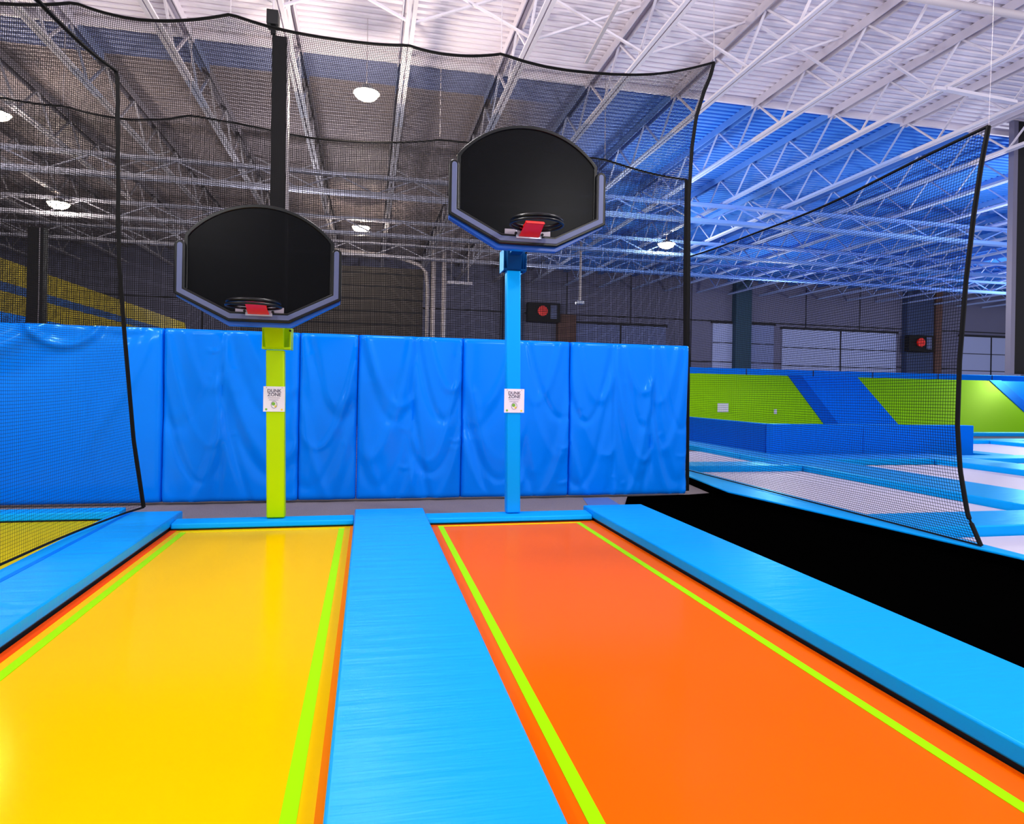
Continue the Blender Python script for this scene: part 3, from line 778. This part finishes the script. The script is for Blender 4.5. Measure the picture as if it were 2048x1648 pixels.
# net post and speaker
pt = hy(562, 77, 8.2); pb = hy(562, 410, 8.2)
o = empty('net_post', (pb.x, 8.2, 0), 'tall black square post behind the lime hoop, carrying the net', 'post')
MB().hexa([(pb.x - .1, 8.14, -.02), (pb.x + .075, 8.14, -.02), (pb.x + .075, 8.3, -.02), (pb.x - .1, 8.3, -.02), (pt.x - .09, 8.14, pt.z), (pt.x + .075, 8.14, pt.z), (pt.x + .075, 8.3, pt.z), (pt.x - .09, 8.3, pt.z)]).build('post_body', M_post, o, .005)
MB().hexa([(pb.x + .077, 8.13, -.02), (pb.x + .1, 8.13, -.02), (pb.x + .1, 8.3, -.02), (pb.x + .077, 8.3, -.02), (pt.x + .077, 8.13, pt.z), (pt.x + .092, 8.13, pt.z), (pt.x + .092, 8.3, pt.z), (pt.x + .077, 8.3, pt.z)]).build('pale_edge_strip', M_postedge, o)
a = hy(534, 20, 8.1); b = hy(557, 52, 8.1)
o = empty('speaker', (a.x, 8.1, b.z), 'small black loudspeaker above the net at the top of the black post', 'speaker')
bx('speaker_cabinet', (a.x, 8.06, b.z), (b.x, 8.22, a.z), M_blackframe, o, .008)
bx('mounting_yoke', (a.x + .04, 8.1, b.z - .09), (b.x - .03, 8.16, b.z), M_blackframe, o, .005)
MB().tube([((a.x + b.x) / 2, 8.14, a.z), ((a.x + b.x) / 2, 8.14, 7.2)], .012, 6).build('hanging_rod', M_postedge, o)

# left rear post, and left ramp wall
pt = hy(76, 455, 11.2)
o = empty('padded_post', (pt.x, 11.2, 0), 'short dark post behind the nets at the far left', 'post')
bx('post_body', (pt.x - .12, 11.15, -.02), (pt.x + .03, 11.3, pt.z), M_post, o, .01); bx('post_edge', (pt.x + .05, 11.15, -.02), (pt.x + .1, 11.3, pt.z), M_post, o, .005)
bx('pale_edge_strip', (pt.x + .031, 11.17, -.02), (pt.x + .049, 11.3, pt.z), M_postedge, o)
o = empty('padded_ramp', (-5.3, 15, 0), 'yellow and blue banded ramp wall at the far left behind the nets', 'ramp')
yy0, yy1 = 11.6, 24
M_olive2 = mat('olive_yellow_vinyl', (150, 132, 8), .6, .15); M_blue2 = mat('dusk_blue_vinyl', (16, 70, 130), .6, .15)
zz = [(0, 2.1, M_olive2), (2.1, 2.44, M_midblue), (2.44, 2.79, M_olive2), (2.79, 2.95, M_blue2), (2.95, 3.35, M_olive2)]
for z_0, z_1, m in zz:
    MB().hexa([(-5.6 - z_0 * .12, yy0, z_0 - .02 if z_0 == 0 else z_0), (-5.6 - z_0 * .12, yy1, z_0), (-6.3, yy1, z_0), (-6.3, yy0, z_0), (-5.6 - z_1 * .12, yy0, z_1), (-5.6 - z_1 * .12, yy1, z_1), (-6.3, yy1, z_1), (-6.3, yy0, z_1)]).build('yellow_panel' if m is M_olive2 else 'blue_band', m, o)

# ------------------------------------------------------------------ far trampolines at the right
def rt_mat(x0, x1, y0, y1, lb):
    tag(bx('trampoline_bed', (x0, y0, -.02), (x1, y1, 0), M_white_mat), lb, 'trampoline', 'pale trampoline beds at the right')
rt_mat(5.0, 7.3, 5.86, 10.0, 'pale grey trampoline bed nearest behind the right net, long and central')
rt_mat(5.0, 7.3, .5, 5.13, 'pale trampoline bed cut by the right edge below the long net corner')
rt_mat(5.0, 7.3, 10.7, 13.6, 'small pale trampoline bed seen just past the end of the blue padded wall')
rt_mat(8.5, 10.85, 5.9, 10.75, 'pale trampoline bed in front of the low blue divider wall')
rt_mat(11.9, 15.4, 5.9, 10.9, 'pale trampoline bed right of the divider wall end')
rt_mat(13.6, 17.4, 11.6, 15.6, 'distant pale trampoline bed beyond the divider wall at the far right')
rt_mat(13.6, 17.4, 16.4, 19.0, 'farthest thin sliver of pale trampoline bed before the green ramp')
def rpad(pts, lb, z=.1):
    n = len(pts)
    if 'tapering' in lb:       # thin cover over a black base rail
        rail = MB().poly([(x, y, -.02) for x, y in pts] + [(x, y, .078) for x, y in pts], [tuple(range(n))[::-1], tuple(range(n, 2 * n))] + [(i, (i + 1) % n, n + (i + 1) % n, n + i) for i in range(n)]).build('base_rail', M_black)
    o = MB().poly([(x, y, .079 if 'tapering' in lb else -.02) for x, y in pts] + [(x, y, z) for x, y in pts], [tuple(range(n))[::-1], tuple(range(n, 2 * n))] + [(i, (i + 1) % n, n + (i + 1) % n, n + i) for i in range(n)]).build('frame_pad', M_skyblue, None, .006 if 'tapering' in lb else .015)
    tag(o, lb, 'pad', 'pads between the pale trampolines')
    if 'tapering' in lb: rail.parent = o
R4 = lambda x0, x1, y0, y1: [(x0, y0), (x1, y0), (x1, y1), (x0, y1)]
rpad([(4.86, .5), (4.98, .5), (4.98, 10.0), (4.75, 10.0), (4.36, 7.4), (4.86, 4.1)], 'tapering blue pad along the edge of the black floor under the right net')
rpad(R4(5.0, 7.3, 5.15, 5.84), 'sky-blue cross pad at the lower right, in front of the long pale bed')
rpad(R4(7.32, 8.48, .5, 12.0), 'wide long blue pad between the long pale bed and the divider wall bed')
rpad(R4(4.8, 7.3, 10.02, 10.66), 'blue cross pad behind the long pale bed, past the wall end')
rpad(R4(7.32, 8.05, 12.02, 19.2), 'blue pad running along the darker side of the divider wall')
rpad(R4(8.5, 11.88, 10.92, 12.0), 'blue pad lying at the foot of the divider wall')
rpad(R4(10.87, 11.88, .5, 10.9), 'long blue pad right of the divider wall bed')
rpad(R4(11.9, 18, 10.92, 11.56), 'blue cross pad right of the divider wall end')
rpad(R4(13.02, 13.58, 11.58, 19.2), 'far blue pad running back behind the divider wall end')
rpad(R4(13.6, 24, 15.62, 16.35), 'far blue cross pad in the distance at the right edge')
rpad(R4(17.42, 18.4, 11.58, 15.6), 'far blue pad beside the distant pale bed at the right edge')
rpad(R4(13.6, 26, 19.02, 19.55), 'blue pad at the foot of the green ramp')
# divider wall
o = empty('divider_wall', (8.1, 12.1, .1), 'low blue padded divider wall in front of the green ramp', 'divider')
bx('front_padding', (8.06, 12.03, -.02), (10.2, 12.25, .7), M_midblue, o, .012)
bx('front_padding', (10.21, 12.03, -.02), (13.0, 12.25, .7), M_midblue, o, .012)
bx('side_padding', (8.04, 12.26, -.02), (8.25, 15.4, .69), M_deepblue, o, .012); bx('side_padding', (8.04, 15.41, -.02), (8.25, 18.8, .69), M_deepblue, o, .012)

# green ramp
o = empty('ramp', (18, 21, 0), 'long sloping ramp of lime green and blue panels below the far wall', 'ramp')
def slope(x0, x1, m, nm, yb=19.6, zb=.0, yt=22.0, zt=2.02, dz=0):
    n = Vector((0, -(zt - zb), (yt - yb))).normalized() * dz
    pts = [(x0, yb, zb), (x1, yb, zb), (x1, yt, zt), (x0, yt, zt)]
    MB().hexa([(x0, yb, -.02), (x1, yb, -.02), (x1, yt, zt - .35), (x0, yt, zt - .35), (x0, yb + n.y, zb + .02 + n.z), (x1, yb + n.y, zb + .02 + n.z), (x1, yt + n.y, zt + n.z), (x0, yt + n.y, zt + n.z)]).build(nm, m, o)
segs = [(4.5, 6.6, 1), (6.6, 9.2, 0), (9.2, 15.35, 1), (15.35, 18.35, 0), (18.35, 24.5, 1), (24.5, 27.6, 0), (27.6, 33, 1)]
for a, b, g in segs:
    slope(a, b, M_limevinyl if g else M_midblue, 'green_panel' if g else 'blue_panel')
    if not g: slope(a - .02, a + .55, M_deepblue, 'dark_blue_edge', dz=.03)
bx('top_cap', (4.5, 22.0, 1.98), (33, 23.2, 2.24), M_midblue, o, .02)
bx('deck_front', (4.5, 22.02, -.02), (33, 23.1, 1.97), M_midblue, o)
cs = MB()
for x in (9.2, 13.6, 16.4, 19.0, 22, 24.6, 27.5): cs.box((x, 21.99, 1.99), (x + .03, 22.0, 2.235))
cs.build('cap_seams', M_seam, o)
def on_slope(px, py, w_, h_, nm, lb, m):
    # centre where the ray meets the ramp plane
    d = ray(px, py); # z-0 = k (y-19.6)
    k = 2.02 / 2.4; t = (k * (0 - 19.6) - H + .02) / (d.z - k * d.y)
    c = Vector((0, 0, H)) + d * t; n = Vector((0, -1, 0)); u = Vector((0, 0, 1))
    q = []
    for e in (h_ / 1.68 + .02, h_ / 1.68):
        q += [c + n * e + Vector((1, 0, 0)) * (i * w_ / 2) + u * (j * h_ / 2) for i, j in ((-1, -1), (1, -1), (1, 1), (-1, 1))]
    tag(MB().hexa(q).build(nm, m), lb, 'sign')
on_slope(1440, 815, .4, .3, 'notice_board', 'small bright white notice on the left green ramp panel', M_paper)
on_slope(1547, 823, .1, .16, 'notice_tag', 'tiny pale tag on the green ramp right of the white notice', M_white_mat)

# hanging framed panel at the right edge
p = hz(2029, 240, 7.19); pbm = hy(2029, 748, p.y)
o = empty('hanging_panel', (p.x, p.y, p.z), 'tall black panel with a grey metal frame hanging at the right edge', 'panel')
bx('panel_face', (p.x + .11, p.y + .03, pbm.z + .02), (p.x + 1.4, p.y + .1, p.z), M_blackframe, o)
bx('frame_edge', (p.x, p.y, pbm.z), (p.x + .11, p.y + .12, p.z), mat('grey_metal', (120, 118, 140), .4, metal=.3), o)
bx('frame_bottom', (p.x + .11, p.y, pbm.z), (p.x + 1.4, p.y + .12, pbm.z + .05), M_post, o)
